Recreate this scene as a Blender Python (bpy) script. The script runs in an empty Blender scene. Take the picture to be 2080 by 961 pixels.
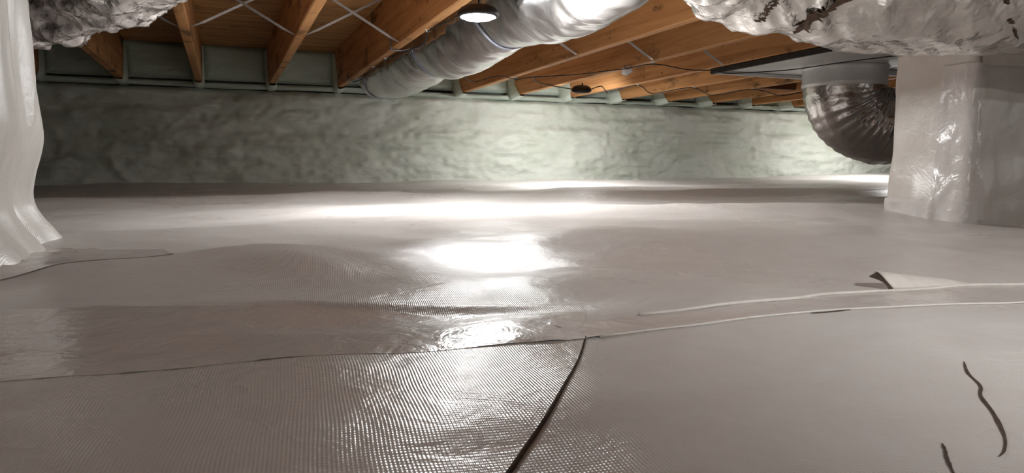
import bpy, math, random
import numpy as np
from mathutils import Vector

random.seed(7)
# ------------------------------------------------------------------ camera
scene = bpy.context.scene
COL = scene.collection
CAM_Z = 0.12
cam_data = bpy.data.cameras.new('camera')
cam_data.sensor_width = 36.0
cam_data.lens = 1416.6 / 2080.0 * 36.0
cam_data.clip_start = 0.01
camera = bpy.data.objects.new('camera', cam_data)
COL.objects.link(camera)
camera.location = (0, 0, CAM_Z)
camera.rotation_euler = (math.pi / 2 - 0.0975, 0, -0.3915)
scene.camera = camera
# ------------------------------------------------------------------ world and exposure (a closed crawl space: lamps light it)
world = bpy.data.worlds.new('world')
scene.world = world
world.use_nodes = True
world.node_tree.nodes['Background'].inputs[0].default_value = (0, 0, 0, 1)
world.node_tree.nodes['Background'].inputs[1].default_value = 0.0
scene.view_settings.view_transform = 'Standard'
scene.view_settings.look = 'None'
scene.view_settings.gamma = 1.0
scene.view_settings.use_curve_mapping = False
scene.view_settings.exposure = 0.90
LAMP_POWER = 520.0           # radiance of one lamp lens
LAMPS = [  # x, y, z of the lens, label, power factor, tilt
    (0.692, 1.930, 0.550, 'lit black oval string lamp hanging beside the long silver duct', 1.15, -0.10),
    (1.985, 3.730, 0.575, 'black oval string lamp under a joist near the green foam wall', 0.85, 0.42),
    (4.720, 3.780, 0.575, 'black oval string lamp under the joists behind the wrapped pier and bent duct', 0.95, 0.2),
    (0.702, -0.300, 0.585, 'added unseen black oval lamp under a joist lighting the near grey liner', 0.62, 0.0),  # unseen lamp added behind the camera to brighten the near floor
    (-1.330, -0.600, 0.585, 'added unseen black oval lamp under a joist lighting the draped pier side', 0.7, 0.0),  # unseen lamp added behind the camera, fills the left foreground
    (3.547, -0.300, 0.585, 'added unseen black oval lamp under a joist lighting the taped pier side', 0.7, 0.0),  # unseen lamp added behind the camera, fills the right side
]

# ------------------------------------------------------------------ helpers
def link(o, parent=None):
    COL.objects.link(o)
    if parent is not None:
        o.parent = parent
    return o

def mesh_from(name, V, F, smooth=True):
    V = np.asarray(V, dtype=np.float32).reshape(-1, 3)
    me = bpy.data.meshes.new(name)
    if isinstance(F, np.ndarray):
        n, k = F.shape
        me.vertices.add(len(V)); me.vertices.foreach_set('co', V.ravel())
        me.loops.add(n * k); me.loops.foreach_set('vertex_index', F.astype(np.int32).ravel())
        me.polygons.add(n)
        me.polygons.foreach_set('loop_start', np.arange(0, n * k, k, dtype=np.int32))
        me.polygons.foreach_set('loop_total', np.full(n, k, dtype=np.int32))
        me.update(calc_edges=True); me.validate()
    else:
        me.from_pydata([tuple(map(float, v)) for v in V], [], F); me.update()
    me.polygons.foreach_set('use_smooth', np.full(len(me.polygons), smooth, dtype=bool))
    return me

def obj(name, V, F, mat, parent=None, smooth=True):
    me = mesh_from(name, V, F, smooth)
    if mat is not None:
        me.materials.append(mat)
    return link(bpy.data.objects.new(name, me), parent)

def empty(name, loc):
    o = bpy.data.objects.new(name, None)
    o.location = loc
    o.empty_display_size = 0.05
    return link(o)

def tag(o, label, cat, group=None):
    o['label'] = label; o['category'] = cat
    if group: o['group'] = group
    return o

def struct(o, label=None, cat=None):
    o['kind'] = 'structure'
    if label: o['label'] = label
    if cat: o['category'] = cat
    return o

def sub(o, parent):           # parent keeping world position (parent only translated)
    o.parent = parent
    o.location = Vector(o.location) - Vector(parent.location)
    return o

def grid_faces(nu, nv, wrap_v=False):
    i = np.arange(nu - 1)[:, None]
    j = np.arange(nv if wrap_v else nv - 1)[None, :]
    j2 = (j + 1) % nv
    a = i * nv + j; b = i * nv + j2; c = (i + 1) * nv + j2; d = (i + 1) * nv + j
    return np.stack([a, b, c, d], -1).reshape(-1, 4)

def smooth01(a, b, x):
    t = np.clip((x - a) / (b - a), 0, 1)
    return t * t * (3 - 2 * t)

def _hash(ix, iy, iz, seed):
    with np.errstate(over='ignore'):
        h = (ix.astype(np.int64) * 374761393 + iy.astype(np.int64) * 668265263 + iz.astype(np.int64) * 2147483647 + seed * 1274126177)
        h = (h ^ (h >> 13)) * 1274126177
        h = h ^ (h >> 16)
    return (h & 0xFFFF).astype(np.float64) / 65535.0

def vnoise(x, y, z=0.0, seed=0):
    x, y, z = np.broadcast_arrays(np.asarray(x, float), np.asarray(y, float), np.asarray(z, float))
    fx, fy, fz = np.floor(x), np.floor(y), np.floor(z)
    tx, ty, tz = x - fx, y - fy, z - fz
    tx = tx * tx * tx * (tx * (tx * 6 - 15) + 10); ty = ty * ty * ty * (ty * (ty * 6 - 15) + 10); tz = tz * tz * tz * (tz * (tz * 6 - 15) + 10)
    ix, iy, iz = fx.astype(int), fy.astype(int), fz.astype(int)
    r = 0
    for a in (0, 1):
        for b in (0, 1):
            for c in (0, 1):
                w = (tx if a else 1 - tx) * (ty if b else 1 - ty) * (tz if c else 1 - tz)
                r = r + w * _hash(ix + a, iy + b, iz + c, seed)
    return r * 2 - 1

def ridged(x, y, z=0.0, seed=0):
    return 1 - np.abs(vnoise(x, y, z, seed)) * 2

def box_vf(x0, x1, y0, y1, z0, z1):
    V = [(x0, y0, z0), (x1, y0, z0), (x1, y1, z0), (x0, y1, z0), (x0, y0, z1), (x1, y0, z1), (x1, y1, z1), (x0, y1, z1)]
    F = [(0, 3, 2, 1), (4, 5, 6, 7), (0, 1, 5, 4), (1, 2, 6, 5), (2, 3, 7, 6), (3, 0, 4, 7)]
    return V, F

def bevel_box_vf(x0, x1, y0, y1, z0, z1, b):
    """box with chamfered edges along every side (24 vertices)"""
    V, F = [], []
    import itertools
    idx = {}
    for sx, sy, sz in itertools.product((0, 1), repeat=3):
        X, Y, Z = (x1 if sx else x0), (y1 if sy else y0), (z1 if sz else z0)
        dx, dy, dz = (-b if sx else b), (-b if sy else b), (-b if sz else b)
        for ax in range(3):
            p = [X + dx, Y + dy, Z + dz]
            p[ax] = (X, Y, Z)[ax]
            idx[(sx, sy, sz, ax)] = len(V); V.append(tuple(p))
    def q(*k): F.append(tuple(idx[i] for i in k))
    for ax in range(3):
        o = [a for a in range(3) if a != ax]
        for s in (0, 1):
            ks = []
            for u, v in ((0, 0), (1, 0), (1, 1), (0, 1)):
                c = [0, 0, 0]; c[ax] = s; c[o[0]] = u; c[o[1]] = v
                ks.append((*c, ax))
            flip = (s == 0) ^ (ax == 1)
            q(*(ks[::-1] if flip else ks))
    for ax in range(3):            # edges parallel to ax
        o = [a for a in range(3) if a != ax]
        for u in (0, 1):
            for v in (0, 1):
                c0 = [0, 0, 0]; c0[o[0]] = u; c0[o[1]] = v; c1 = list(c0); c1[ax] = 1
                ks = [(*c0, o[0]), (*c1, o[0]), (*c1, o[1]), (*c0, o[1])]
                q(*ks)
    for sx, sy, sz in itertools.product((0, 1), repeat=3):
        q((sx, sy, sz, 0), (sx, sy, sz, 1), (sx, sy, sz, 2))
    return V, F

def catmull(P, n):
    P = np.asarray(P, float)
    Q = np.vstack([2 * P[0] - P[1], P, 2 * P[-1] - P[-2]])
    L = np.concatenate([[0], np.cumsum(np.linalg.norm(np.diff(P[:, :3], axis=0), axis=1))])
    t = np.linspace(0, L[-1], n)
    out = []
    for v in t:
        i = min(max(np.searchsorted(L, v, side='right') - 1, 0), len(P) - 2)
        u = (v - L[i]) / max(L[i + 1] - L[i], 1e-9)
        a, b, c, d = Q[i], Q[i + 1], Q[i + 2], Q[i + 3]
        out.append(0.5 * (2 * b + (c - a) * u + (2 * a - 5 * b + 4 * c - d) * u * u + (3 * b - a - 3 * c + d) * u ** 3))
    return np.array(out), t

def frames(C):
    T = np.gradient(C, axis=0); T /= np.linalg.norm(T, axis=1)[:, None]
    up = np.array([0, 0, 1.0]) if abs(T[0][2]) < 0.9 else np.array([0, 1.0, 0])
    N = []
    n = up - T[0] * (up @ T[0]); n /= np.linalg.norm(n)
    for t in T:
        n = n - t * (n @ t); n /= np.linalg.norm(n); N.append(n.copy())
    N = np.array(N)
    return T, N, np.cross(T, N)

def tube_vf(P, r, n=40, k=8, smooth_path=True):
    C = catmull(P, n)[0] if smooth_path else np.asarray(P, float)
    n = len(C)
    T, N, B = frames(C)
    th = np.linspace(0, 2 * np.pi, k, endpoint=False)
    V = C[:, None, :] + r * (np.cos(th)[None, :, None] * N[:, None, :] + np.sin(th)[None, :, None] * B[:, None, :])
    V = V.reshape(-1, 3)
    F = [tuple(f) for f in grid_faces(n, k, True)[:, ::-1]]
    F.append(tuple(range(k))); F.append(tuple(range((n - 1) * k, n * k))[::-1])
    return V, F

class Duct:
    """a hose swept along a path, its skin displaced by creases"""
    def __init__(self, P, n, k, disp):
        P = np.asarray(P, float)                       # x y z r
        S, self.t = catmull(P, n)
        self.C, self.R = S[:, :3], S[:, 3]
        self.T, self.N, self.B = frames(self.C)
        self.n, self.k, self.disp = n, k, disp
        self.len = self.t[-1]
    def surf(self, s, th, off=0.0):
        s, th = np.broadcast_arrays(np.asarray(s, float), np.asarray(th, float))
        f = np.clip(s / self.len, 0, 1) * (self.n - 1)
        i = np.clip(np.floor(f).astype(int), 0, self.n - 2); u = (f - i)[..., None]
        lerp = lambda A: A[i] * (1 - u) + A[i + 1] * u
        C, N, B = lerp(self.C), lerp(self.N), lerp(self.B)
        R = lerp(self.R[:, None])[..., 0]
        R = R + self.disp(s, th, R) + off
        return C + (np.cos(th) * R)[..., None] * N + (np.sin(th) * R)[..., None] * B
    def mesh(self, name, mat, parent=None, cap=True, s0=0.0, s1=None):
        s = np.linspace(s0, self.len if s1 is None else s1, self.n)
        th = np.linspace(0, 2 * np.pi, self.k, endpoint=False)
        V = self.surf(s[:, None], th[None, :]).reshape(-1, 3)
        F = grid_faces(self.n, self.k, True)[:, ::-1]
        F = [tuple(f) for f in F]
        if cap:
            F.append(tuple(range(self.k))); F.append(tuple(range((self.n - 1) * self.k, self.n * self.k))[::-1])
        return obj(name, V, F, mat, parent)
    def ribbon(self, name, mat, pts, w, off, parent=None, n=60, m=4, rough=0.0, seed=3):
        """strip lying on the skin: pts in (s, theta), w = half width along s"""
        P = np.array([(a, b, 0) for a, b in pts]); Q = catmull(P, n)[0]
        u = np.linspace(-1, 1, m)
        ww = w * (1 + rough * vnoise(np.arange(n) * 0.45, 0.3, 0, seed))
        taper = np.clip(np.minimum(np.arange(n), np.arange(n)[::-1]) / 3.0, 0.15 if rough else 1, 1)
        s = Q[:, 0][:, None] + u[None, :] * (ww * taper)[:, None]
        th = np.repeat(Q[:, 1][:, None], m, 1)
        V = self.surf(s, th, off).reshape(-1, 3)
        return obj(name, V, grid_faces(n, m), mat, parent)

# ------------------------------------------------------------------ materials
def mat_new(name):
    m = bpy.data.materials.new(name); m.use_nodes = True
    nt = m.node_tree
    return m, nt, nt.nodes, nt.links, nt.nodes['Principled BSDF']

def noise_node(N, scale, detail=4, rough=0.55, dist=0.0):
    n = N.new('ShaderNodeTexNoise')
    n.inputs['Scale'].default_value = scale; n.inputs['Detail'].default_value = detail
    n.inputs['Roughness'].default_value = rough; n.inputs['Distortion'].default_value = dist
    return n

def ramp(N, stops):
    r = N.new('ShaderNodeValToRGB')
    e = r.color_ramp.elements
    while len(e) < len(stops): e.new(0.5)
    for i, (p, c) in enumerate(stops):
        e[i].position = p; e[i].color = (*c, 1)
    return r

def mapping(N, L, scale=(1, 1, 1), rot=(0, 0, 0), coord='Object'):
    tc = N.new('ShaderNodeTexCoord'); mp = N.new('ShaderNodeMapping')
    mp.inputs['Scale'].default_value = scale; mp.inputs['Rotation'].default_value = rot
    L.new(tc.outputs[coord], mp.inputs['Vector'])
    return mp

def math_node(N, L, op, a, b):
    n = N.new('ShaderNodeMath'); n.operation = op
    for i, v in enumerate((a, b)):
        if isinstance(v, (int, float)): n.inputs[i].default_value = v
        else: L.new(v, n.inputs[i])
    return n.outputs[0]

def bump(N, L, height, dist, strength=1.0, normal=None):
    b = N.new('ShaderNodeBump'); b.inputs['Distance'].default_value = dist; b.inputs['Strength'].default_value = strength
    L.new(height, b.inputs['Height'])
    if normal is not None: L.new(normal, b.inputs['Normal'])
    return b.outputs['Normal']

def liner_material(name, base, rough, weave, rot=0.13, dirt=0.35, spec=0.5):
    m, nt, N, L, P = mat_new(name)
    mp = mapping(N, L)
    big = noise_node(N, 2.2, 5, 0.6); L.new(mp.outputs[0], big.inputs['Vector'])
    fine = noise_node(N, 30, 5, 0.65); L.new(mp.outputs[0], fine.inputs['Vector'])
    add = math_node(N, L, 'ADD', math_node(N, L, 'MULTIPLY', big.outputs[0], 0.7), math_node(N, L, 'MULTIPLY', fine.outputs[0], 0.3))
    d = [c * (1 - dirt * k) for c, k in zip(base, (0.75, 1.0, 1.15))]
    r = ramp(N, [(0.32, d), (0.62, base)])
    L.new(add, r.inputs[0]); L.new(r.outputs[0], P.inputs['Base Color'])
    rr = N.new('ShaderNodeMapRange')
    rr.inputs['To Min'].default_value = rough - 0.06; rr.inputs['To Max'].default_value = rough + 0.10
    L.new(big.outputs[0], rr.inputs[0]); L.new(rr.outputs[0], P.inputs['Roughness'])
    P.inputs['Specular IOR Level'].default_value = spec
    nrm = None
    cr = noise_node(N, 42, 4, 0.55, 0.6); L.new(mp.outputs[0], cr.inputs['Vector'])
    nrm = bump(N, L, cr.outputs[0], 0.0020 if weave else 0.003, 0.6)
    if weave:
        wp = noise_node(N, 6, 2); L.new(mp.outputs[0], wp.inputs['Vector'])
        mix = N.new('ShaderNodeVectorMath'); mix.operation = 'MULTIPLY_ADD'
        mix.inputs[1].default_value = (0.012, 0.012, 0); L.new(wp.outputs['Color'], mix.inputs[0])
        mp2 = mapping(N, L, rot=(0, 0, rot)); L.new(mp2.outputs[0], mix.inputs[2])
        hs = []
        for axis, per in (('X', 0.0018), ('Y', 0.0024)):
            w = N.new('ShaderNodeTexWave'); w.wave_type = 'BANDS'; w.bands_direction = axis; w.wave_profile = 'SIN'
            w.inputs['Scale'].default_value = 2 * math.pi / 20 / per
            w.inputs['Distortion'].default_value = 0.0
            L.new(mix.outputs[0], w.inputs['Vector']); hs.append(w.outputs['Fac'])
        h = math_node(N, L, 'ADD', hs[0], math_node(N, L, 'MULTIPLY', hs[1], 0.55))
        msk = noise_node(N, 9, 3); L.new(mp.outputs[0], msk.inputs['Vector'])
        mr = ramp(N, [(0.32, (0.25,) * 3), (0.62, (1, 1, 1))]); L.new(msk.outputs[0], mr.inputs[0])
        nrm = bump(N, L, math_node(N, L, 'MULTIPLY', h, mr.outputs[0]), 0.00028 * weave, 1.0, nrm)
    L.new(nrm, P.inputs['Normal'])
    return m

def foam_material(name, base):
    m, nt, N, L, P = mat_new(name)
    mp = mapping(N, L, scale=(1, 1, 2.2))
    a = noise_node(N, 3.0, 6, 0.6); L.new(mp.outputs[0], a.inputs['Vector'])
    r = ramp(N, [(0.30, [base[0] * 0.80, base[1] * 0.82, base[2] * 0.76]), (0.55, base), (0.78, [min(1, c * 1.10) for c in base])])
    L.new(a.outputs[0], r.inputs[0]); L.new(r.outputs[0], P.inputs['Base Color'])
    P.inputs['Roughness'].default_value = 0.62
    P.inputs['Specular IOR Level'].default_value = 0.35
    b = noise_node(N, 60, 5, 0.7); L.new(mp.outputs[0], b.inputs['Vector'])
    c = noise_node(N, 14, 4, 0.6, 0.8); L.new(mp.outputs[0], c.inputs['Vector'])
    n1 = bump(N, L, c.outputs[0], 0.010, 0.7)
    L.new(bump(N, L, b.outputs[0], 0.004, 0.7, n1), P.inputs['Normal'])
    return m

def wood_material(name, light, dark, grain=(1, 22, 22), rot=(0, 0, 0), blotch=0.5, scale=3.0):
    m, nt, N, L, P = mat_new(name)
    oi = N.new('ShaderNodeObjectInfo')
    mp = mapping(N, L, scale=grain, rot=rot)
    off = N.new('ShaderNodeVectorMath'); off.operation = 'MULTIPLY_ADD'
    L.new(oi.outputs['Random'], off.inputs[0]); off.inputs[1].default_value = (37, 53, 29); L.new(mp.outputs[0], off.inputs[2])
    g = noise_node(N, scale, 6, 0.62, 0.35); L.new(off.outputs[0], g.inputs['Vector'])
    mid = [a * 0.6 + b * 0.4 for a, b in zip(light, dark)]
    r = ramp(N, [(0.28, dark), (0.48, mid), (0.68, light)]); L.new(g.outputs[0], r.inputs[0])
    mp2 = mapping(N, L, scale=(1, 1, 2.0))
    off2 = N.new('ShaderNodeVectorMath'); off2.operation = 'MULTIPLY_ADD'
    L.new(oi.outputs['Random'], off2.inputs[0]); off2.inputs[1].default_value = (17, 31, 23); L.new(mp2.outputs[0], off2.inputs[2])
    k = noise_node(N, 3.5, 5, 0.65); L.new(off2.outputs[0], k.inputs['Vector'])
    kr = ramp(N, [(0.33, (1 - blotch,) * 3), (0.45, (1, 1, 1))]); L.new(k.outputs[0], kr.inputs[0])
    vo = N.new('ShaderNodeTexVoronoi'); vo.inputs['Scale'].default_value = 7.0; L.new(off2.outputs[0], vo.inputs['Vector'])
    vr = ramp(N, [(0.05, (0.25, 0.18, 0.14)), (0.10, (1, 1, 1))]); L.new(vo.outputs['Distance'], vr.inputs[0])
    mx = N.new('ShaderNodeMix'); mx.data_type = 'RGBA'; mx.blend_type = 'MULTIPLY'; mx.inputs[0].default_value = 1
    L.new(r.outputs[0], mx.inputs[6]); L.new(kr.outputs[0], mx.inputs[7])
    mx2 = N.new('ShaderNodeMix'); mx2.data_type = 'RGBA'; mx2.blend_type = 'MULTIPLY'; mx2.inputs[0].default_value = 0.8
    L.new(mx.outputs[2], mx2.inputs[6]); L.new(vr.outputs[0], mx2.inputs[7])
    L.new(mx2.outputs[2], P.inputs['Base Color'])
    P.inputs['Roughness'].default_value = 0.62
    P.inputs['Specular IOR Level'].default_value = 0.3
    L.new(bump(N, L, g.outputs[0], 0.002, 0.6), P.inputs['Normal'])
    return m

def foil_material(name, base, rough, metal=1.0, bscale=22.0, bdist=0.006, dusty=0.0):
    m, nt, N, L, P = mat_new(name)
    mp = mapping(N, L)
    a = noise_node(N, 5, 4, 0.6); L.new(mp.outputs[0], a.inputs['Vector'])
    r = ramp(N, [(0.35, [c * 0.80 for c in base]), (0.6, base)]); L.new(a.outputs[0], r.inputs[0])
    L.new(r.outputs[0], P.inputs['Base Color'])
    P.inputs['Metallic'].default_value = metal
    rr = N.new('ShaderNodeMapRange'); rr.inputs['To Min'].default_value = rough - 0.05; rr.inputs['To Max'].default_value = rough + 0.15
    L.new(a.outputs[0], rr.inputs[0]); L.new(rr.outputs[0], P.inputs['Roughness'])
    v = N.new('ShaderNodeTexVoronoi'); v.feature = 'F1'; v.inputs['Scale'].default_value = bscale
    ds = noise_node(N, bscale * 0.5, 3, 0.6); L.new(mp.outputs[0], ds.inputs['Vector'])
    vm = N.new('ShaderNodeVectorMath'); vm.operation = 'MULTIPLY_ADD'; vm.inputs[1].default_value = (0.08, 0.08, 0.08)
    L.new(ds.outputs['Color'], vm.inputs[0]); L.new(mp.outputs[0], vm.inputs[2]); L.new(vm.outputs[0], v.inputs['Vector'])
    c = noise_node(N, bscale * 2.2, 3, 0.55, 1.0); L.new(mp.outputs[0], c.inputs['Vector'])
    n1 = bump(N, L, v.outputs['Distance'], bdist, 0.8)
    L.new(bump(N, L, c.outputs[0], bdist * 0.5, 0.7, n1), P.inputs['Normal'])
    return m

def plain(name, base, rough=0.5, metal=0.0, nscale=25.0, vary=0.2, bdist=0.0006):
    m, nt, N, L, P = mat_new(name)
    mp = mapping(N, L)
    a = noise_node(N, nscale, 4, 0.6); L.new(mp.outputs[0], a.inputs['Vector'])
    r = ramp(N, [(0.3, [c * (1 - vary) for c in base]), (0.7, base)]); L.new(a.outputs[0], r.inputs[0])
    L.new(r.outputs[0], P.inputs['Base Color'])
    P.inputs['Roughness'].default_value = rough; P.inputs['Metallic'].default_value = metal
    L.new(bump(N, L, a.outputs[0], bdist, 0.6), P.inputs['Normal'])
    return m

M_FLOOR = liner_material('woven_liner', (0.63, 0.615, 0.60), 0.27, 0.52, dirt=0.16, spec=0.05)
M_SHEET = liner_material('woven_liner_overlap', (0.615, 0.60, 0.585), 0.25, 0.50, rot=0.10, dirt=0.15, spec=0.3)
M_TAPE = liner_material('seam_tape_film', (0.61, 0.58, 0.56), 0.20, 0, dirt=0.12, spec=0.3)
M_WRAP = liner_material('pier_wrap', (0.60, 0.57, 0.53), 0.34, 0.3, dirt=0.2)
M_DRAPE = liner_material('white_drape', (0.64, 0.62, 0.59), 0.40, 0.3, dirt=0.10)
M_FOAM = foam_material('spray_foam', (0.58, 0.61, 0.545))
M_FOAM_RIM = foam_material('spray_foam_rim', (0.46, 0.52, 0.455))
M_FOAM_PALE = foam_material('spray_foam_pale', (0.62, 0.68, 0.60))
M_JOIST = wood_material('joist_lumber', (0.58, 0.305, 0.125), (0.32, 0.135, 0.045), grain=(22, 1.2, 22), blotch=0.75, scale=1.6)
M_PLY = wood_material('plywood', (0.62, 0.34, 0.135), (0.22, 0.09, 0.03), grain=(1.0, 14, 14), blotch=0.4, scale=2.0)
M_DARKWOOD = wood_material('dark_wood', (0.20, 0.075, 0.035), (0.08, 0.03, 0.015), grain=(1, 20, 20))
M_FOIL = foil_material('crumpled_foil', (0.97, 0.945, 0.93), 0.15, 1.0, 18, 0.008)
M_FOIL_R = foil_material('torn_foil', (0.88, 0.86, 0.83), 0.17, 1.0, 20, 0.006)
M_FILM = foil_material('silver_film', (0.86, 0.86, 0.87), 0.17, 1.0, 9, 0.004)
M_FLEX = foil_material('silver_flex', (0.60, 0.57, 0.55), 0.20, 1.0, 18, 0.004)
M_GALV = plain('galvanised_sheet', (0.74, 0.73, 0.72), 0.42, 0.25, 12, 0.15)
M_STRUT = plain('galvanised_strut', (0.55, 0.53, 0.52), 0.40, 0.85, 30, 0.25)
M_WHITEBOARD = plain('white_board', (0.80, 0.80, 0.79), 0.55, 0.0, 14, 0.25, 0.004)
M_STRAP = plain('hanger_strap', (0.42, 0.45, 0.55), 0.35, 0.5, 30, 0.2)
M_BLACK = plain('black_plastic', (0.012, 0.012, 0.014), 0.35, 0, 40, 0.2)
M_CABLE = plain('black_cable', (0.010, 0.010, 0.011), 0.5, 0, 60, 0.2)
M_CLIP = plain('white_clip', (0.93, 0.93, 0.92), 0.4, 0, 60, 0.1)
M_DARK_BROWN = plain('brown_cut_edge', (0.085, 0.055, 0.038), 0.9, 0, 120, 0.5, 0.002)
M_LINING = plain('brown_duct_lining', (0.16, 0.10, 0.065), 0.8, 0, 90, 0.6, 0.004)
M_LIP = plain('pale_cut_edge', (0.80, 0.77, 0.72), 0.5, 0, 60, 0.15)
M_EDGE = plain('dark_panel_edge', (0.03, 0.022, 0.016), 0.7, 0, 40, 0.5)
M_RIM_SHADOW = plain('rim_shadow', (0.10, 0.11, 0.09), 0.9, 0, 20, 0.3)  # dark copy of the rim foam colour, standing in for shade

def lens_material(power):
    m = bpy.data.materials.new('lamp_lens'); m.use_nodes = True
    N, L = m.node_tree.nodes, m.node_tree.links
    N.clear()
    e = N.new('ShaderNodeEmission'); e.inputs[0].default_value = (0.985, 0.99, 0.985, 1); e.inputs[1].default_value = power
    o = N.new('ShaderNodeOutputMaterial'); L.new(e.outputs[0], o.inputs[0])
    return m

# ------------------------------------------------------------------ dimensions
D = 4.60            # foam wall face
ZJ = 0.625          # underside of the joists
JH = 0.235          # joist depth
ZS = ZJ + JH        # underside of the subfloor
JX0, JS, JT = -0.517, 0.4064, 0.038
XL, XR, YB = -4.2, 7.6, -3.2
def jx(i): return JX0 + JS * i

def H(x, y):
    """height of the liner"""
    x = np.asarray(x, float); y = np.asarray(y, float)
    g = lambda cx, cy, wx, wy: np.exp(-((x - cx) / wx) ** 2 - ((y - cy) / wy) ** 2)
    h = 0.034 * smooth01(3.3, 4.6, y) + 0.035 * smooth01(3.0, 5.6, x) * smooth01(2.2, 4.6, y)
    # long swells across the view
    yc = 1.42 + 0.10 * np.sin(x * 1.7 + 0.4) - 0.12 * smooth01(0.3, -0.4, x)
    h = h + (0.008 + 0.014 * smooth01(0.1, 0.9, x)) * np.exp(-((y - yc) / 0.21) ** 2)
    y2 = 2.75 + 0.15 * np.sin(x * 1.1 + 1.0)
    h = h + 0.022 * np.exp(-((y - y2) / 0.22) ** 2)
    y3 = 3.45 + 0.12 * np.sin(x * 1.5 + 2.0)
    h = h + 0.012 * np.exp(-((y - y3) / 0.20) ** 2) * smooth01(0.0, 1.2, x)
    # mounds and hollows of the near ground
    h = h + 0.020 * g(0.75, 0.95, 0.42, 0.30) - 0.012 * g(0.33, 0.84, 0.10, 0.16) + 0.010 * g(0.10, 0.95, 0.18, 0.14)
    h = h - 0.010 * g(0.20, 0.55, 0.16, 0.05) + 0.008 * g(0.05, 0.36, 0.14, 0.10) + 0.010 * g(0.42, 0.30, 0.12, 0.14)
    h = h - 0.036 * g(1.95, 0.98, 0.30, 0.20) + 0.010 * g(-0.35, 0.55, 0.25, 0.20)
    # one narrow fold running across
    yf = 0.600 - 0.35 * (x - 0.10) + 0.15 * (x - 0.1) ** 2
    h = h + 0.0045 * np.exp(-((y - yf) / 0.012) ** 2) * smooth01(-0.02, 0.06, x) * smooth01(0.36, 0.22, x)
    h = h + 0.004 * np.exp(-((y - (0.93 + 0.25 * (x + 0.1))) / 0.03) ** 2) * smooth01(-0.35, -0.2, x) * smooth01(0.18, 0.0, x)
    # irregular undulation
    far = smooth01(1.2, 2.5, y)
    h = h + (0.004 + 0.006 * far) * vnoise(x * 2.2, y * 3.1, 0, 1) + (0.0034 + 0.0026 * smooth01(1.3, 0.9, y) * smooth01(0.35, 0.55, y)) * vnoise(x * 5 + y * 2, y * 6.5 - x, 0, 2)
    h = h + 0.0050 * smooth01(1.5, 1.1, y) * smooth01(0.45, 0.65, y) * vnoise(x * 10 + y * 5, y * 5 - x * 3, 0, 5)
    h = h + 0.0013 * vnoise(x * 13 + y * 6, y * 17 - x * 3, 0, 4) + 0.0022 * far * np.maximum(0, ridged(x * 1.8 + y * 0.7, y * 4.5, 0, 9) - 0.55)
    return h

# ------------------------------------------------------------------ floor
def spaced(lo, hi, c, fine, grow):
    out = [c]; s = fine
    v = c
    while v < hi:
        s = fine + grow * abs(v - c); v += s; out.append(min(v, hi))
    v = c; left = []
    while v > lo:
        s = fine + grow * abs(v - c); v -= s; left.append(max(v, lo))
    return np.array(left[::-1] + out)
gx = spaced(XL - 0.05, XR + 0.05, 0.25, 0.005, 0.009)
gy = spaced(YB - 0.05, D + 0.06, 0.45, 0.005, 0.009)
GX, GY = np.meshgrid(gx, gy, indexing='ij')
floor = struct(obj('floor', np.stack([GX, GY, H(GX, GY)], -1).reshape(-1, 3), grid_faces(len(gx), len(gy)), M_FLOOR),
               'wavy grey woven plastic ground liner spread over the crawl space', 'floor')

def lay(name, mat, P0, P1, off, thick, nu=60, nv=10, parent=None, edge=0.0, seed=0, lift=None):
    """a sheet between two edge polylines laid on the liner, with its own thickness"""
    A = catmull(np.array([(*p, 0) for p in P0]), nu)[0][:, :2]
    B = catmull(np.array([(*p, 0) for p in P1]), nu)[0][:, :2]
    if edge:
        A = A + np.stack([np.zeros(nu), edge * vnoise(np.arange(nu) * 0.35, 0.5, 0, seed)], 1)
        B = B + np.stack([np.zeros(nu), edge * vnoise(np.arange(nu) * 0.35, 7.5, 0, seed)], 1)
    v = np.linspace(0, 1, nv)
    XY = A[:, None, :] * (1 - v[None, :, None]) + B[:, None, :] * v[None, :, None]
    Z = H(XY[..., 0], XY[..., 1]) + off
    if lift is not None:
        Z = Z + lift(np.linspace(0, 1, nu)[:, None], v[None, :], XY)
    top = np.concatenate([XY, (Z + thick)[..., None]], -1).reshape(-1, 3)
    bot = np.concatenate([XY, Z[..., None]], -1).reshape(-1, 3)
    F = grid_faces(nu, nv)
    n = nu * nv
    cn = np.mean(top[F[0]], 0); e1 = top[F[0][1]] - top[F[0][0]]; e2 = top[F[0][2]] - top[F[0][0]]
    if np.cross(e1, e2)[2] < 0: F = F[:, ::-1]
    ring = list(range(nv)) + [i * nv + nv - 1 for i in range(1, nu)] + list(range(nu * nv - 2, (nu - 1) * nv - 1, -1)) + [i * nv for i in range(nu - 2, 0, -1)]
    ring = np.array(ring); m = len(ring); k = np.arange(m); k2 = np.roll(k, -1)
    side = np.stack([2 * n + k, 2 * n + k2, 2 * n + m + k2, 2 * n + m + k], -1)      # own vertices: crisp edge
    FF = np.concatenate([F, F[:, ::-1] + n, side])
    return obj(name, np.concatenate([top, bot, top[ring], bot[ring]]), FF, mat, parent)

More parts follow.
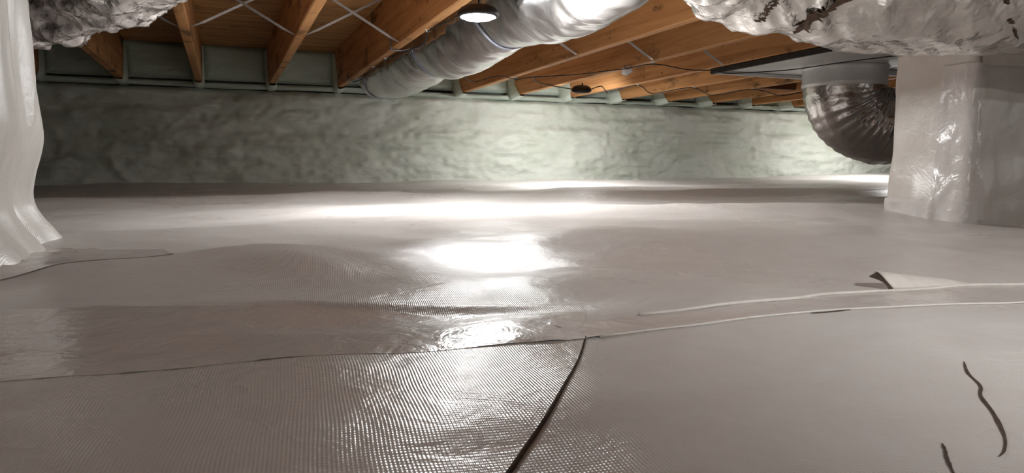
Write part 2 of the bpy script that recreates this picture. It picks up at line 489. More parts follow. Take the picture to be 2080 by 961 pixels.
# ------------------------------------------------------------------ foam walls
def foam_wall(name, x0, x1, place, mat, label, step=0.013, amp=1.0, seed=0):
    u = np.arange(x0, x1 + step, step)
    z = np.linspace(-0.06, 0.600, 60)
    U, Z = np.meshgrid(u, z, indexing='ij')
    d = 0.020 * vnoise(U * 1.6, Z * 4.0, 0, 11 + seed) + 0.012 * vnoise(U * 3.0, Z * 14, 0, 12 + seed) + 0.009 * vnoise(U * 7, Z * 26, 0, 13 + seed)
    d = d + 0.0045 * vnoise(U * 26, Z * 40, 0, 14 + seed) + 0.010 * np.maximum(0, vnoise(U * 2.2, Z * 2, 0, 16 + seed)) * vnoise(U * 16, Z * 9, 0, 17 + seed)
    s = ridged(U * 1.4 + 0.2 * np.sin(Z * 9), Z * 1.2, 0, 15 + seed); d = d + 0.010 * np.maximum(0, s - 0.72) / 0.28
    d = d * amp * 1.5
    d = d - 0.05 * smooth01(0.565, 0.600, Z) ** 2 + 0.012 * smooth01(0.06, 0.0, Z)     # rounded top, toe at the floor
    V = place(U, Z, d).reshape(-1, 3)
    F = grid_faces(len(u), len(z))
    return struct(obj(name, V, F, mat), label, 'wall')
wall_back = foam_wall('wall_back', XL - 0.1, XR + 0.1, lambda u, z, d: np.stack([u, D - d, z], -1), M_FOAM,
                      'long wall coated in pale green grey spray foam under the joists')
for nm, plc, a, b, lb in (('wall_left', lambda u, z, d: np.stack([XL + d, u, z], -1), YB, D, 'foam coated side wall beyond the draped pier'),
                          ('wall_right', lambda u, z, d: np.stack([XR - d, u, z], -1), YB, D, 'foam coated side wall beyond the taped pier'),
                          ('wall_front', lambda u, z, d: np.stack([u, YB + d, z], -1), XL, XR, 'foam coated wall opposite the long foam wall')):
    w = foam_wall(nm, a, b, plc, M_FOAM, lb, step=0.06, seed=40)
    # masonry behind the foam, closing the wall up to the subfloor
    if nm == 'wall_left': V, F = box_vf(XL - 0.16, XL - 0.06, YB - 0.15, D + 0.2, -0.1, ZS)
    elif nm == 'wall_right': V, F = box_vf(XR + 0.06, XR + 0.16, YB - 0.15, D + 0.2, -0.1, ZS)
    else: V, F = box_vf(XL - 0.15, XR + 0.15, YB - 0.16, YB - 0.06, -0.1, ZS)
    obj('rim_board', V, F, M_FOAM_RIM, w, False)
obj('rim_board', *box_vf(XL - 0.15, XR + 0.15, D + 0.115, D + 0.15, -0.1, ZS), M_RIM_SHADOW, wall_back, False)  # shade behind the rim foam is put into this board's colour
# sill band of foam between wall top and joists
u = np.arange(XL, XR, 0.02); v = np.linspace(0, 1, 9)
U, Vv = np.meshgrid(u, v, indexing='ij')
z = 0.603 + 0.034 * Vv + 0.007 * vnoise(U * 3, 0.3, 0, 21)
y = D + 0.045 - 0.018 * np.sin(np.pi * Vv) ** 0.35 + 0.012 * vnoise(U * 4, Vv * 2, 0, 22) + 0.004 * vnoise(U * 20, Vv * 4, 0, 23)
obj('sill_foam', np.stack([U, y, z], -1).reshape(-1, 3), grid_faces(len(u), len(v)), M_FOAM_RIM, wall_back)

# ------------------------------------------------------------------ ceiling: subfloor sheets and joists
ceiling = struct(obj('ceiling', *box_vf(XL - 0.2, XR + 0.2, YB - 0.2, D + 0.2, ZS + 0.019, ZS + 0.05), M_PLY, None, False),
                 'orange plywood subfloor carried on timber joists', 'ceiling')
shV, shF = bevel_box_vf(-1.2185, 1.2185, -0.6085, 0.6085, 0.0, 0.018, 0.0015)
sheet_me = mesh_from('plywood_sheet', shV, shF, False); sheet_me.materials.append(M_PLY)
row = 0
yy = D + 0.13 - 0.61
while yy > YB - 0.6:
    xx = XL - 0.2 + (0.6 if row % 2 else 0.0)
    while xx < XR + 1.2:
        o = bpy.data.objects.new('plywood_sheet', sheet_me); o.location = (xx, yy, ZS); link(o, ceiling)
        xx += 2.44
    yy -= 1.22; row += 1

def joist_mesh(seed):
    ys = np.concatenate([np.linspace(YB - 0.05, 0.4, 12), np.linspace(0.5, D + 0.10, 90)])
    b = 0.004; w = JT / 2
    prof = [(-w + b, 0), (w - b, 0), (w, b), (w, JH), (-w, JH), (-w, b)]
    V = []
    for yv in ys:
        n = 0.0016 * vnoise(yv * 1.3, seed, 0, 31); m = 0.002 * vnoise(yv * 0.9, seed, 5.0, 32)
        for (px, pz) in prof:
            V.append((px + n, yv, pz + (m if pz < 0.1 else 0)))
    F = [tuple(f) for f in grid_faces(len(ys), 6, True)]
    F += [tuple(range(6)), tuple(range((len(ys) - 1) * 6, len(ys) * 6))[::-1]]
    me = mesh_from('floor_joist', V, F, False); me.materials.append(M_JOIST)
    return me
jm = [joist_mesh(s + 0.37) for s in range(4)]
JOISTS = range(-9, 20)
for i in JOISTS:
    o = bpy.data.objects.new('floor_joist', jm[i % 4]); o.location = (jx(i), 0, ZJ); link(o, ceiling)
# short solid blocking between two joists
obj('blocking_board', *bevel_box_vf(jx(9) + 0.02, jx(10) - 0.02, 3.62, 3.658, ZJ + 0.01, ZS - 0.004, 0.002), M_DARKWOOD, ceiling, False)

# foam blown into each joist bay end, and the foam lapped over each joist end
def rim_panel(w, h, seed):
    nu, nv = 26, 18
    a = np.linspace(0, 1, nu); b = np.linspace(0, 1, nv)
    A, Bv = np.meshgrid(a, b, indexing='ij')
    ed = np.minimum(np.minimum(A, 1 - A) * w, np.minimum(Bv, 1 - Bv) * h)
    d = 0.03 * smooth01(0, 0.03, ed) + 0.008 * vnoise(A * 3, Bv * 3, seed, 51) + 0.004 * vnoise(A * 9, Bv * 8, seed, 52)
    V = np.stack([(A - 0.5) * w, -d, Bv * h], -1).reshape(-1, 3)
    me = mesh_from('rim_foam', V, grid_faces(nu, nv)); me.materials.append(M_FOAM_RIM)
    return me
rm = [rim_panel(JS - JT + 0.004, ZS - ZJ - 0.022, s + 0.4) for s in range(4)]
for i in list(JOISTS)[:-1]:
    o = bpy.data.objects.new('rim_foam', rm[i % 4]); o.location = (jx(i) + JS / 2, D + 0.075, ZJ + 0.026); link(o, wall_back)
def collar_mesh(seed):
    k = 16; n = 10
    w = JT / 2 + 0.007
    base = [(-w, JH * 0.92), (-w, JH * 0.6), (-w, JH * 0.3), (-w, 0.02), (-w * 0.9, -0.008), (-w * 0.3, -0.014), (w * 0.3, -0.014), (w * 0.9, -0.008), (w, 0.02), (w, JH * 0.3), (w, JH * 0.6), (w, JH * 0.92)]
    base = np.array(base); k = len(base)
    V = []
    for a in range(n):
        t = a / (n - 1)
        for j, (px, pz) in enumerate(base):
            hang = 0.10 * (1 - pz / JH) + 0.015
            L = (hang + 0.035 * vnoise(j * 0.6, seed, 0, 61)) * 1.0
            yv = 0.12 - t * (0.10 + max(L, 0.015))
            sc = 1 + 0.22 * math.sin(min(1, t * 1.05) * math.pi) if t < 0.97 else 0.85
            V.append((px * sc, yv, pz + 0.006 * vnoise(j * 0.8, a * 0.7, seed, 62) - (0.012 * (1 - t) if pz < 0.02 else 0)))
    F = [tuple(f) for f in grid_faces(n, k)]
    me = mesh_from('foam_collar', V, F); me.materials.append(M_FOAM_PALE)
    return me
cm = [collar_mesh(s + 0.2) for s in range(4)]
for i in JOISTS:
    o = bpy.data.objects.new('foam_collar', cm[(i * 3) % 4]); o.location = (jx(i), D - 0.02, ZJ); link(o, wall_back)

# ------------------------------------------------------------------ metal cross bridging between the joists
def strut(i, rising):
    a = np.array([jx(i) + 0.021, 2.87 + (0.012 if rising else -0.012), ZJ + (0.012 if rising else JH - 0.02)])
    b = np.array([jx(i + 1) - 0.021, 2.87 + (0.012 if rising else -0.012), ZJ + (JH - 0.02 if rising else 0.006)])
    d = (b - a) / np.linalg.norm(b - a); n = np.array([-d[2], 0, d[0]])
    w = 0.0085
    # V-section strut with flattened nailing tabs
    V = []; st = [0, 0.06, 0.12, 0.5, 0.88, 0.94, 1]
    for t in st:
        p = a + (b - a) * t
        dep = 0 if t in (0, 1) else (0.004 if t in (0.06, 0.94) else 0.007)
        for yy, off in ((-w, 0.0), (0, -dep), (w, 0.0), (w * 0.95, 0.0015), (0, -dep + 0.0016), (-w * 0.95, 0.0015)):
            V.append(p + np.array([0, yy, 0]) + n * off)
    F = [tuple(f) for f in grid_faces(len(st), 6, True)]
    o = obj('bridging_strut', V, F, M_STRUT, None, False)
    return o
for i in range(-1, 8):
    if i == 3: continue              # the bay filled by the duct
    for rising in (True, False):
        o = strut(i, rising)
        n_ = 3 - i if i < 3 else i - 3
        order = ('first', 'second', 'third', 'fourth', 'fifth', 'sixth')[n_ - 1]
        where = 'on the draped pier side' if i < 3 else 'on the taped pier side'
        lean = 'rising toward' if (rising == (i < 3)) else 'dropping toward'
        tag(o, 'thin bridging strut %s the silver duct, %s joist bay %s' % (lean, order, where), 'strut', 'cross bridging struts between the joists')

# ------------------------------------------------------------------ ducts
def wr_film(s, th, R):
    c, n = np.cos(th), np.sin(th)
    d = 0.010 * vnoise(s * 3.2, c * 1.2, n * 1.2, 71) + 0.0045 * vnoise(s * 16, c * 2.2, n * 2.2, 72)
    d = d + 0.0040 * np.maximum(0, ridged(s * 10 + c * 1.5, c * 1.6, n * 1.6, 73) - 0.3) + 0.0012 * vnoise(s * 70, c * 4, n * 4, 74)
    return d
Rc = 0.150
P = [(0.912, 1.36, 0.690, 0.03), (0.912, 1.38, 0.685, 0.085), (0.913, 1.45, 0.672, Rc - .02), (0.915, 1.60, 0.655, Rc), (0.915, 1.85, 0.652, Rc + .004), (0.915, 2.18, 0.672, Rc - .006), (0.915, 2.28, 0.676, Rc - .008),
     (0.915, 2.55, 0.660, Rc), (0.915, 2.85, 0.655, Rc), (0.915, 3.05, 0.672, Rc - .006), (0.915, 3.3, 0.660, Rc), (0.915, 3.7, 0.657, Rc), (0.915, 4.0, 0.663, Rc - .005), (0.912, 4.18, 0.668, Rc - .01), (0.910, 4.33, 0.678, Rc - .022), (0.910, 4.42, 0.69, 0.085), (0.910, 4.44, 0.70, 0.03)]
cd = Duct(P, 300, 72, wr_film)
duct_c = empty('flexible_duct', (0.915, 1.9, 0.50))
tag(duct_c, 'long smooth silver insulated duct sagging between two joists toward the foam wall', 'duct')
o = cd.mesh('sleeve', M_FILM); sub(o, duct_c)
o = cd.ribbon('seam_tape', M_FILM, [(0.86, 2.0), (0.87, 3.0), (0.86, 4.2)], 0.02, 0.003); sub(o, duct_c)
for j, (sy, tail) in enumerate(((3.00, 0.05), (4.13, 0.035), (2.23, 0.0))):
    # hanger strap slung from the left joist under the duct to the right joist
    s = float(cd.t[np.argmin(np.abs(cd.C[:, 1] - sy))])
    th = np.linspace(math.radians(62), math.radians(298), 40)
    pts = cd.surf(np.full(40, s), th, 0.0035)
    if pts[0][0] > pts[-1][0]: pts = pts[::-1]
    # joist attachments
    a = np.array([jx(3) + 0.0215, sy, ZJ + 0.03]); b = np.array([jx(4) - 0.0215, sy, ZJ + 0.03])
    pts = np.array([p for p in pts if p[2] < ZJ + 0.02])
    pts = np.vstack([a, pts, b])
    if tail: pts = np.vstack([[jx(3) - 0.024, sy + 0.01, ZJ + tail], [jx(3) - 0.022, sy, ZJ - 0.004], [jx(3) + 0.021, sy, ZJ - 0.004], pts[1:]])
    w = 0.012
    V = []
    for p in pts: V += [p + np.array([0, -w, 0]), p + np.array([0, w, 0])]
    F = grid_faces(len(pts), 2)
    o = obj('hanger_strap', V, F, M_STRAP)
    md = o.modifiers.new('thick', 'SOLIDIFY'); md.thickness = 0.0015; md.offset = 0
    tag(o, ('blue grey hanger strap slung under the silver duct beside the bridging struts', 'blue grey hanger strap under the silver duct close to the foam wall',
            'blue grey hanger strap under the silver duct beside the lit lamp')[j], 'strap')

# crumpled foil duct next to the draped pier
def wr_foil(s, th, R):
    c, n = np.cos(th), np.sin(th)
    d = 0.012 * vnoise(s * 5, c * 1.6, n * 1.6, 81) + 0.012 * (ridged(s * 9 + 2.2 * c, c * 1.5 + s * 2, n * 1.5, 82) - 0.4)
    d = d + 0.0065 * (ridged(s * 22 + 3 * n, c * 3 + s * 5, n * 3, 83) - 0.4) + 0.004 * (ridged(s * 44 + 5 * c, c * 6, n * 6 + s * 8, 84) - 0.3)
    return d * (R / 0.11)
LD = [(-1.75, 2.05, 0.44, 0.105), (-1.1, 2.02, 0.455, 0.107), (-0.62, 1.98, 0.470, 0.108), (-0.36, 1.84, 0.487, 0.106), (-0.20, 1.62, 0.506, 0.102), (-0.06, 1.36, 0.525, 0.096), (0.06, 1.0, 0.527, 0.094), (0.1, 0.3, 0.525, 0.094), (0.1, -0.6, 0.525, 0.094)]
ld = Duct(LD, 420, 120, wr_foil)
duct_l = empty('flexible_duct', (-0.36, 1.84, 0.38))
tag(duct_l, 'heavily crumpled shiny foil duct passing behind the draped pier', 'duct')
sub(ld.mesh('sleeve', M_FOIL), duct_l)
sub(ld.ribbon('seam_tape', M_FOIL, [(0.95, 1.4), (0.97, 3.1), (0.95, 4.9)], 0.024, 0.004), duct_l)

# large foil duct in front of the taped pier
def wr_foil2(s, th, R):
    c, n = np.cos(th), np.sin(th)
    calm = 1 - 0.72 * smooth01(2.0, 2.35, s)
    d = 0.006 * vnoise(s * 4, c * 1.6, n * 1.6, 91) + 0.010 * calm * (ridged(s * 10 + 1.2 * c, c * 1.2, n * 1.2, 92) - 0.4)
    d = d + 0.006 * calm * (ridged(s * 24 + 3 * n, c * 2 + s * 3, n * 2, 93) - 0.4) + 0.002 * calm * (ridged(s * 60 + 5 * c, c * 6, n * 6 + s * 8, 94) - 0.3)
    d = d + 0.0065 * np.maximum(0.25, calm) * np.maximum(0, ridged(s * 26 + 1.5 * vnoise(c * 3, n * 3, s * 3, 89), c * 1.1, n * 1.1, 95) - 0.25) ** 2 + 0.0015 * ridged(s * 45, c * 9, n * 9, 88)
    return d
RD = [(0.50, -0.6, 0.50, 0.090), (0.53, 0.1, 0.505, 0.090), (0.60, 0.62, 0.515, 0.090), (0.70, 0.93, 0.517, 0.090), (0.84, 1.06, 0.507, 0.103), (1.00, 1.06, 0.492, 0.120), (1.20, 0.985, 0.476, 0.132), (1.42, 0.90, 0.478, 0.132), (1.75, 0.80, 0.484, 0.130), (2.3, 0.72, 0.485, 0.125), (3.0, 0.70, 0.485, 0.125)]
rd = Duct(RD, 460, 120, wr_foil2)
duct_r = empty('flexible_duct', (1.2, 0.985, 0.345))
tag(duct_r, 'big silver foil duct with a torn brown split, slung in front of the taped pier', 'duct')
sub(rd.mesh('sleeve', M_FOIL_R), duct_r)

# ------------------------------------------------------------------ sheet metal return panel, collar and bent duct
pan = empty('return_panel', (2.95, 2.55, 0.60))
tag(pan, 'pale sheet metal panel screwed under the joists above the bent duct', 'panel')
V, F = bevel_box_vf(2.335, 3.11, 2.05, 2.965, 0.6185, 0.6225, 0.001)
sub(obj('panel_sheet', V, F, M_GALV, None, False), pan)
sub(obj('side_flange', *bevel_box_vf(2.318, 2.334, 2.20, 2.965, 0.598, 0.6235, 0.002), M_EDGE, None, False), pan)
sub(obj('end_flange', *bevel_box_vf(2.336, 3.11, 2.950, 2.966, 0.600, 0.618, 0.002), M_GALV, None, False), pan)
EX, EY, ER = 2.905, 2.66, 0.192
def wr_flex(s, th, R):
    c, n = np.cos(th), np.sin(th)
    body = smooth01(0.10, 0.16, s)
    d = body * (0.006 * np.sin(s * 2 * np.pi / 0.028 + 1.4 * vnoise(s * 8, c * 2, n * 2, 97)) * (0.6 + 0.5 * vnoise(s * 6, c * 2.5, n * 2.5, 98)))
    d = d + body * 0.007 * vnoise(s * 12, c * 3, n * 3, 99) + 0.004 * body * (ridged(s * 20, c * 6, n * 6, 96) - 0.4) + 0.006 * body * np.maximum(0, ridged(s * 34, c * 5, n * 5, 87) - 0.35)
    return d * (0.30 + 0.70 * smooth01(-0.95, -0.35, n))
EP = [(EX, EY, 0.618, ER), (EX, EY, 0.56, ER), (EX, EY, 0.52, ER)]
br = 0.20
for a in np.linspace(10, 90, 8):
    t = math.radians(a)
    EP.append((EX + br * (1 - math.cos(t)), EY - 0.10 * (1 - math.cos(t)) * br / 0.25, 0.51 - (br - 0.02) * math.sin(t), ER - 0.004))
EP += [(EX + br + 0.3, EY - 0.13, 0.33, ER - 0.006), (EX + br + 0.9, EY - 0.18, 0.33, ER - 0.006)]
ed = Duct(EP, 260, 120, wr_flex)
duct_e = empty('flexible_duct', (EX, EY, 0.30))
tag(duct_e, 'wide pleated silver duct bending down from the sheet metal panel behind the taped pier', 'duct')
sub(ed.mesh('pleated_hose', M_FLEX), duct_e)
th = np.linspace(0, 2 * np.pi, 64, endpoint=False)
V = []
for zz, rr in ((0.617, ER + 0.012), (0.612, ER + 0.006), (0.606, ER + 0.005), (0.545, ER + 0.005), (0.541, ER + 0.008), (0.535, ER + 0.008), (0.531, ER + 0.005), (0.522, ER + 0.003)):
    V += [(EX + rr * math.cos(t), EY + rr * math.sin(t), zz) for t in th]
sub(obj('collar', V, grid_faces(8, 64, True)[:, ::-1], M_GALV), duct_e)
# white board scrap up between the joists
brd = empty('foam_board', (3.36, 2.42, 0.60))
tag(brd, 'white edged board offcut under the joists between the bent duct and the taped pier', 'board')
sub(obj('board_face', *bevel_box_vf(3.118, 3.62, 2.20, 2.625, 0.6165, 0.6235, 0.001), M_GALV, None, False), brd)
sub(obj('white_edge', *bevel_box_vf(3.118, 3.62, 2.600, 2.640, 0.592, 0.616, 0.004), M_WHITEBOARD, None, False), brd)

# ------------------------------------------------------------------ piers
def rounded_rect(x0, x1, y0, y1, r, n):
    pts = []
    cs = [(x1 - r, y0 + r, -90), (x1 - r, y1 - r, 0), (x0 + r, y1 - r, 90), (x0 + r, y0 + r, 180)]
    for cx, cy, a0 in cs:
        for a in np.linspace(a0, a0 + 90, 7): pts.append((cx + r * math.cos(math.radians(a)), cy + r * math.sin(math.radians(a))))
    pts = np.array(pts + [pts[0]])
    L = np.concatenate([[0], np.cumsum(np.linalg.norm(np.diff(pts, axis=0), axis=1))])
    t = np.linspace(0, L[-1], n, endpoint=False)
    x = np.interp(t, L, pts[:, 0]); y = np.interp(t, L, pts[:, 1])
    dx = np.gradient(np.append(x, x[0]))[:-1]; dy = np.gradient(np.append(y, y[0]))[:-1]
    l = np.hypot(dx, dy) + 1e-9
    return x, y, dy / l, -dx / l, t

# right pier, liner pulled tight and taped
pier_r = empty('wrapped_pier', (1.79, 1.19, 0.0))
tag(pier_r, 'square pier wrapped tight in taped grey liner behind the big torn foil duct', 'pier')
x, y, nx, ny, t = rounded_rect(1.585, 2.02, 1.085, 1.30, 0.018, 260)
zs = np.concatenate([np.linspace(-0.06, 0.06, 16), np.linspace(0.07, 0.622, 60)])
X, Z = np.meshgrid(x, zs, indexing='ij'); Y = np.repeat(y[:, None], len(zs), 1); T = np.repeat(t[:, None], len(zs), 1)
def pier_r_disp(T, Z):
    d = 0.004 * vnoise(T * 6, Z * 5, 0, 101) + 0.0015 * vnoise(T * 25, Z * 18, 0, 102)
    d = d + 0.016 * smooth01(0.16, -0.01, Z) * (0.7 + 0.6 * vnoise(T * 12, Z * 9, 0, 103)) + 0.004 * smooth01(0.12, 0.0, Z) * ridged(T * 30, Z * 14, 0, 104)
    return d
d = pier_r_disp(T, Z)
VV = np.stack([X + nx[:, None] * d - 0.012 * (0.3 - np.clip(Z, 0, 1)), Y + ny[:, None] * d, Z], -1)
VV = np.transpose(VV, (1, 0, 2)).reshape(-1, 3)
sub(obj('liner_wrap', VV, grid_faces(len(zs), len(x), True), M_WRAP), pier_r)
def pier_strip(name, t0, t1, z0, z1, off, mat, nu=40, nv=60, wob=0.0, seed=0):
    tt = np.linspace(t0, t1, nu); zz = np.linspace(z0, z1, nv)
    TT, ZZ = np.meshgrid(tt, zz, indexing='ij')
    TT = TT + wob * vnoise(ZZ * 6, 0.2, 0, seed)
    tm = TT % t[-1]
    itp = lambda A: np.interp(tm, t, A)
    dd = pier_r_disp(tm, ZZ) + off + 0.0012 * vnoise(TT * 60, ZZ * 40, 0, seed + 1) + 0.0015 * np.maximum(0, ridged(TT * 25 + ZZ * 10, ZZ * 30, 0, seed + 2) - 0.5)
    W = np.stack([itp(x) + itp(nx) * dd - 0.012 * (0.3 - np.clip(ZZ, 0, 1)), itp(y) + itp(ny) * dd, ZZ], -1).reshape(-1, 3)
    return sub(obj(name, W, grid_faces(nu, nv)[:, ::-1], mat), pier_r)
# find perimeter positions: left face runs at x = 1.585 and the front-left corner at (1.585, 1.085)
tc = t[np.argmin((x - 1.590) ** 2 + (y - 1.090) ** 2)]
side = -1 if x[(np.argmin(np.abs(t - tc)) + 12) % len(x)] > 1.6 else 1        # direction along the left face
def tl(s): return tc + side * s
a, b = sorted((tl(-0.03), tl(0.075)))
pier_strip('corner_tape', a, b, 0.00, 0.36, 0.003, M_TAPE, wob=0.006, seed=111)
a, b = sorted((tl(-0.015), tl(0.205)))
pier_strip('base_tape', a, b, -0.035, 0.045, 0.005, M_TAPE, nv=30, wob=0.004, seed=121)
a, b = sorted((tl(-0.40), tl(-0.012)))
pier_strip('liner_flap', a, b, 0.355, 0.60, 0.010, M_WRAP, wob=0.003, seed=131)

# left pier, liner hanging in loose folds and spreading over the ground
pier_l = empty('wrapped_pier', (-0.52, 1.19, 0.0))
tag(pier_l, 'pier draped in loose white liner folds that spread onto the ground', 'pier')
x, y, nx, ny, t = rounded_rect(-0.74, -0.305, 0.97, 1.40, 0.05, 300)
zs = np.concatenate([np.linspace(-0.02, 0.10, 26), np.linspace(0.11, 0.622, 60)])
T, Z = np.meshgrid(t, zs, indexing='ij')
DRAPE = [0.060, 0.050, 0.034, 0.018, 0.010, 0.014, 0.022, 0.032, 0.027, 0.022, 0.022, 0.024]
per = t[-1] + (t[1] - t[0])
ang = T / per * 2 * np.pi
cA, sA = np.cos(ang), np.sin(ang)
fold = 0.006 * np.sin(ang * 9 + 1.2 * Z * 4 + 1.5 * vnoise(cA * 2, sA * 2, Z * 2, 141)) * (0.4 + 0.6 * smooth01(0.55, 0.1, Z))
fold = fold + 0.006 * vnoise(cA * 4, sA * 4, Z * 4, 142) + 0.003 * ridged(cA * 8, sA * 8, Z * 4 + cA * 3, 143)
Yp = np.repeat(y[:, None], len(zs), 1); face = np.repeat((nx > 0.7)[:, None], len(zs), 1)
yl = 1.30 - 0.10 * np.exp(-((Z - 0.05) / 0.12) ** 2)
fold = fold + face * 0.012 * smooth01(yl + 0.012, yl - 0.012, Yp) + face * 0.008 * smooth01(yl - 0.10, yl - 0.14, Yp)
DZ = [-0.02, 0.0, 0.022, 0.045, 0.07, 0.10, 0.13, 0.165, 0.21, 0.27, 0.36, 0.5]
prof = sum(np.interp(Z + o_, DZ, DRAPE) for o_ in (-0.018, -0.009, 0.0, 0.009, 0.018)) / 5
d = fold + prof
XX = x[:, None] + nx[:, None] * d; YY = y[:, None] + ny[:, None] * d
ZZ = Z + H(XX, YY) * smooth01(0.1, 0.0, Z)
VV = np.transpose(np.stack([XX, YY, ZZ], -1), (1, 0, 2)).reshape(-1, 3)
sub(obj('liner_drape', VV, grid_faces(len(zs), len(x), True), M_DRAPE), pier_l)

# ------------------------------------------------------------------ liner pieces and tape on the floor
sk = lay('liner_skirt', M_TAPE, [(-0.42, 0.82), (-0.22, 0.885), (-0.16, 0.925), (-0.06, 0.965)], [(-0.42, 1.5), (-0.30, 1.30), (-0.20, 1.17), (-0.08, 1.09)], 0.0003, 0.0008, 50, 24, edge=0.004, seed=5,
         lift=lambda a, b, XY: 0.006 * np.maximum(0, ridged(XY[..., 0] * 14 + XY[..., 1] * 5, XY[..., 1] * 16, 0, 151) - 0.45) * smooth01(0.0, 0.25, b) * smooth01(1.0, 0.75, a))
tag(sk, 'pale taped liner skirt on the ground at the foot of the draped pier', 'liner')
# sheet whose right edge lies open: one edge polyline is the lifted free edge
free = [(0.231, 0.424), (0.205, 0.385), (0.176, 0.345), (0.142, 0.300), (0.098, 0.248), (0.03, 0.16), (-0.06, 0.04), (-0.2, -0.2)]
back = [(-0.75, 0.57), (-0.75, 0.46), (-0.75, 0.38), (-0.75, 0.30), (-0.75, 0.22), (-0.75, 0.1), (-0.75, 0.0), (-0.75, -0.2)]
ov = lay('liner_sheet', M_SHEET, free, back, 0.0002, 0.0008, 120, 150,
         lift=lambda a, b, XY: 0.0 * b + 0.0 * a)
tag(ov, 'woven grey liner sheet with a dark open edge lapped below the seam tape', 'liner')
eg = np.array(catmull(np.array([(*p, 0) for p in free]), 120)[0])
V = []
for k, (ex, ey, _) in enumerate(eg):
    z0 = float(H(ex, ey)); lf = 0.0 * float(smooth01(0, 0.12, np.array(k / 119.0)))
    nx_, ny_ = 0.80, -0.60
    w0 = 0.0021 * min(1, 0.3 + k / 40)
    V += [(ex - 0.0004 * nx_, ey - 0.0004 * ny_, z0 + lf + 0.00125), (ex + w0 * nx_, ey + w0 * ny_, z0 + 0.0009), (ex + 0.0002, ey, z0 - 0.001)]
o = obj('cut_edge', V, grid_faces(120, 3), M_DARK_BROWN, ov)  # dark brown strip along the free edge of the sheet
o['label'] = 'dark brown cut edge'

def tape(P0, P1, off, label, nu=120, nv=12, seed=0, wr=1.0):
    o = lay('seam_tape', M_TAPE, P0, P1, off, 0.0002, nu, nv, edge=0.0012, seed=seed,
            lift=lambda a, b, XY: wr * (0.0012 * np.maximum(0, ridged(XY[..., 0] * 30 + XY[..., 1] * 12, XY[..., 1] * 22, 0, 160 + seed) - 0.6) + 0.0006 * (1 + vnoise(XY[..., 0] * 70, XY[..., 1] * 60, 0, 170 + seed)) * smooth01(0.12, 0.2, XY[..., 0]) * smooth01(0.30, 0.2, XY[..., 0])))
    return tag(o, label, 'tape')
tape([(-0.60, 0.62), (-0.40, 0.65), (-0.28, 0.662), (-0.17, 0.665), (-0.06, 0.64), (0.09, 0.590), (0.20, 0.535), (0.27, 0.495)], [(-0.60, 0.49), (-0.40, 0.52), (-0.25, 0.535), (-0.14, 0.54), (-0.05, 0.52), (0.08, 0.49), (0.17, 0.455), (0.235, 0.435)], 0.0002, 'wide upper strip of smooth clear tape along the floor seam', seed=1)
tape([(-0.60, 0.50), (-0.40, 0.525), (-0.25, 0.54), (-0.14, 0.545), (-0.05, 0.530), (0.075, 0.497), (0.165, 0.460), (0.232, 0.445)], [(-0.60, 0.40), (-0.40, 0.427), (-0.25, 0.445), (-0.117, 0.452), (-0.044, 0.437), (0.065, 0.427), (0.15, 0.422), (0.228, 0.418)], 0.0011, 'lower strip of crinkled glossy tape beside the open liner edge', seed=2)
tape([(0.222, 0.462), (0.30, 0.463), (0.38, 0.459), (0.46, 0.463), (0.52, 0.477), (0.62, 0.476), (0.784, 0.471), (1.1, 0.45)], [(0.23, 0.421), (0.33, 0.421), (0.43, 0.421), (0.52, 0.415), (0.60, 0.405), (0.667, 0.399), (0.80, 0.385), (1.1, 0.36)], 0.0002, 'pale edged tape strip running past the torn liner flap', seed=3)

# pale raised lips along the seam, curled flap and slits: pieces of the floor liner
def lip(P, r, mat, name, up=0.002):
    Q = catmull(np.array([(*p, 0) for p in P]), 60)[0]
    Q[:, 2] = H(Q[:, 0], Q[:, 1]) + up
    V, F = tube_vf(Q, r, 60, 6, False)
    return obj(name, V, F, mat, floor)
lip([(0.30, 0.464), (0.38, 0.460), (0.46, 0.464), (0.52, 0.478), (0.62, 0.477), (0.784, 0.472), (1.1, 0.451)], 0.0016, M_LIP, 'seam_lip', 0.0014)
lip([(0.24, 0.420), (0.33, 0.420), (0.43, 0.420), (0.52, 0.414), (0.60, 0.404), (0.667, 0.398), (0.80, 0.384), (1.1, 0.359)], 0.0009, M_LIP, 'seam_lip', 0.0008)
def slit(P, w, name='cut_slit'):
    Q = catmull(np.array([(*p, 0) for p in P]), 50)[0]
    tg = np.gradient(Q[:, :2], axis=0); tg /= np.linalg.norm(tg, axis=1)[:, None]
    nn = np.stack([-tg[:, 1], tg[:, 0]], 1)
    V = []
    for k in range(50):
        ww = w * (0.25 + math.sin(math.pi * k / 49) ** 0.5) * (0.9 + 0.25 * float(vnoise(k * 0.3, 0.1, 0, 181)))
        for e in (-1, -0.4, 0.4, 1):
            px, py = Q[k, :2] + nn[k] * ww * e
            V.append((px, py, float(H(px, py)) + 0.0004 + (0.0002 if abs(e) < 0.9 else 0)))
    return obj(name, V, grid_faces(50, 4), M_DARK_BROWN, floor)
slit([(0.388, 0.262), (0.374, 0.250), (0.362, 0.235), (0.349, 0.226), (0.334, 0.210), (0.314, 0.192), (0.300, 0.183), (0.292, 0.180)], 0.0008)
slit([(0.284, 0.199), (0.279, 0.194), (0.273, 0.189), (0.262, 0.178)], 0.0007)
slit([(0.430, 0.4165), (0.450, 0.4155), (0.475, 0.4175)], 0.0016)
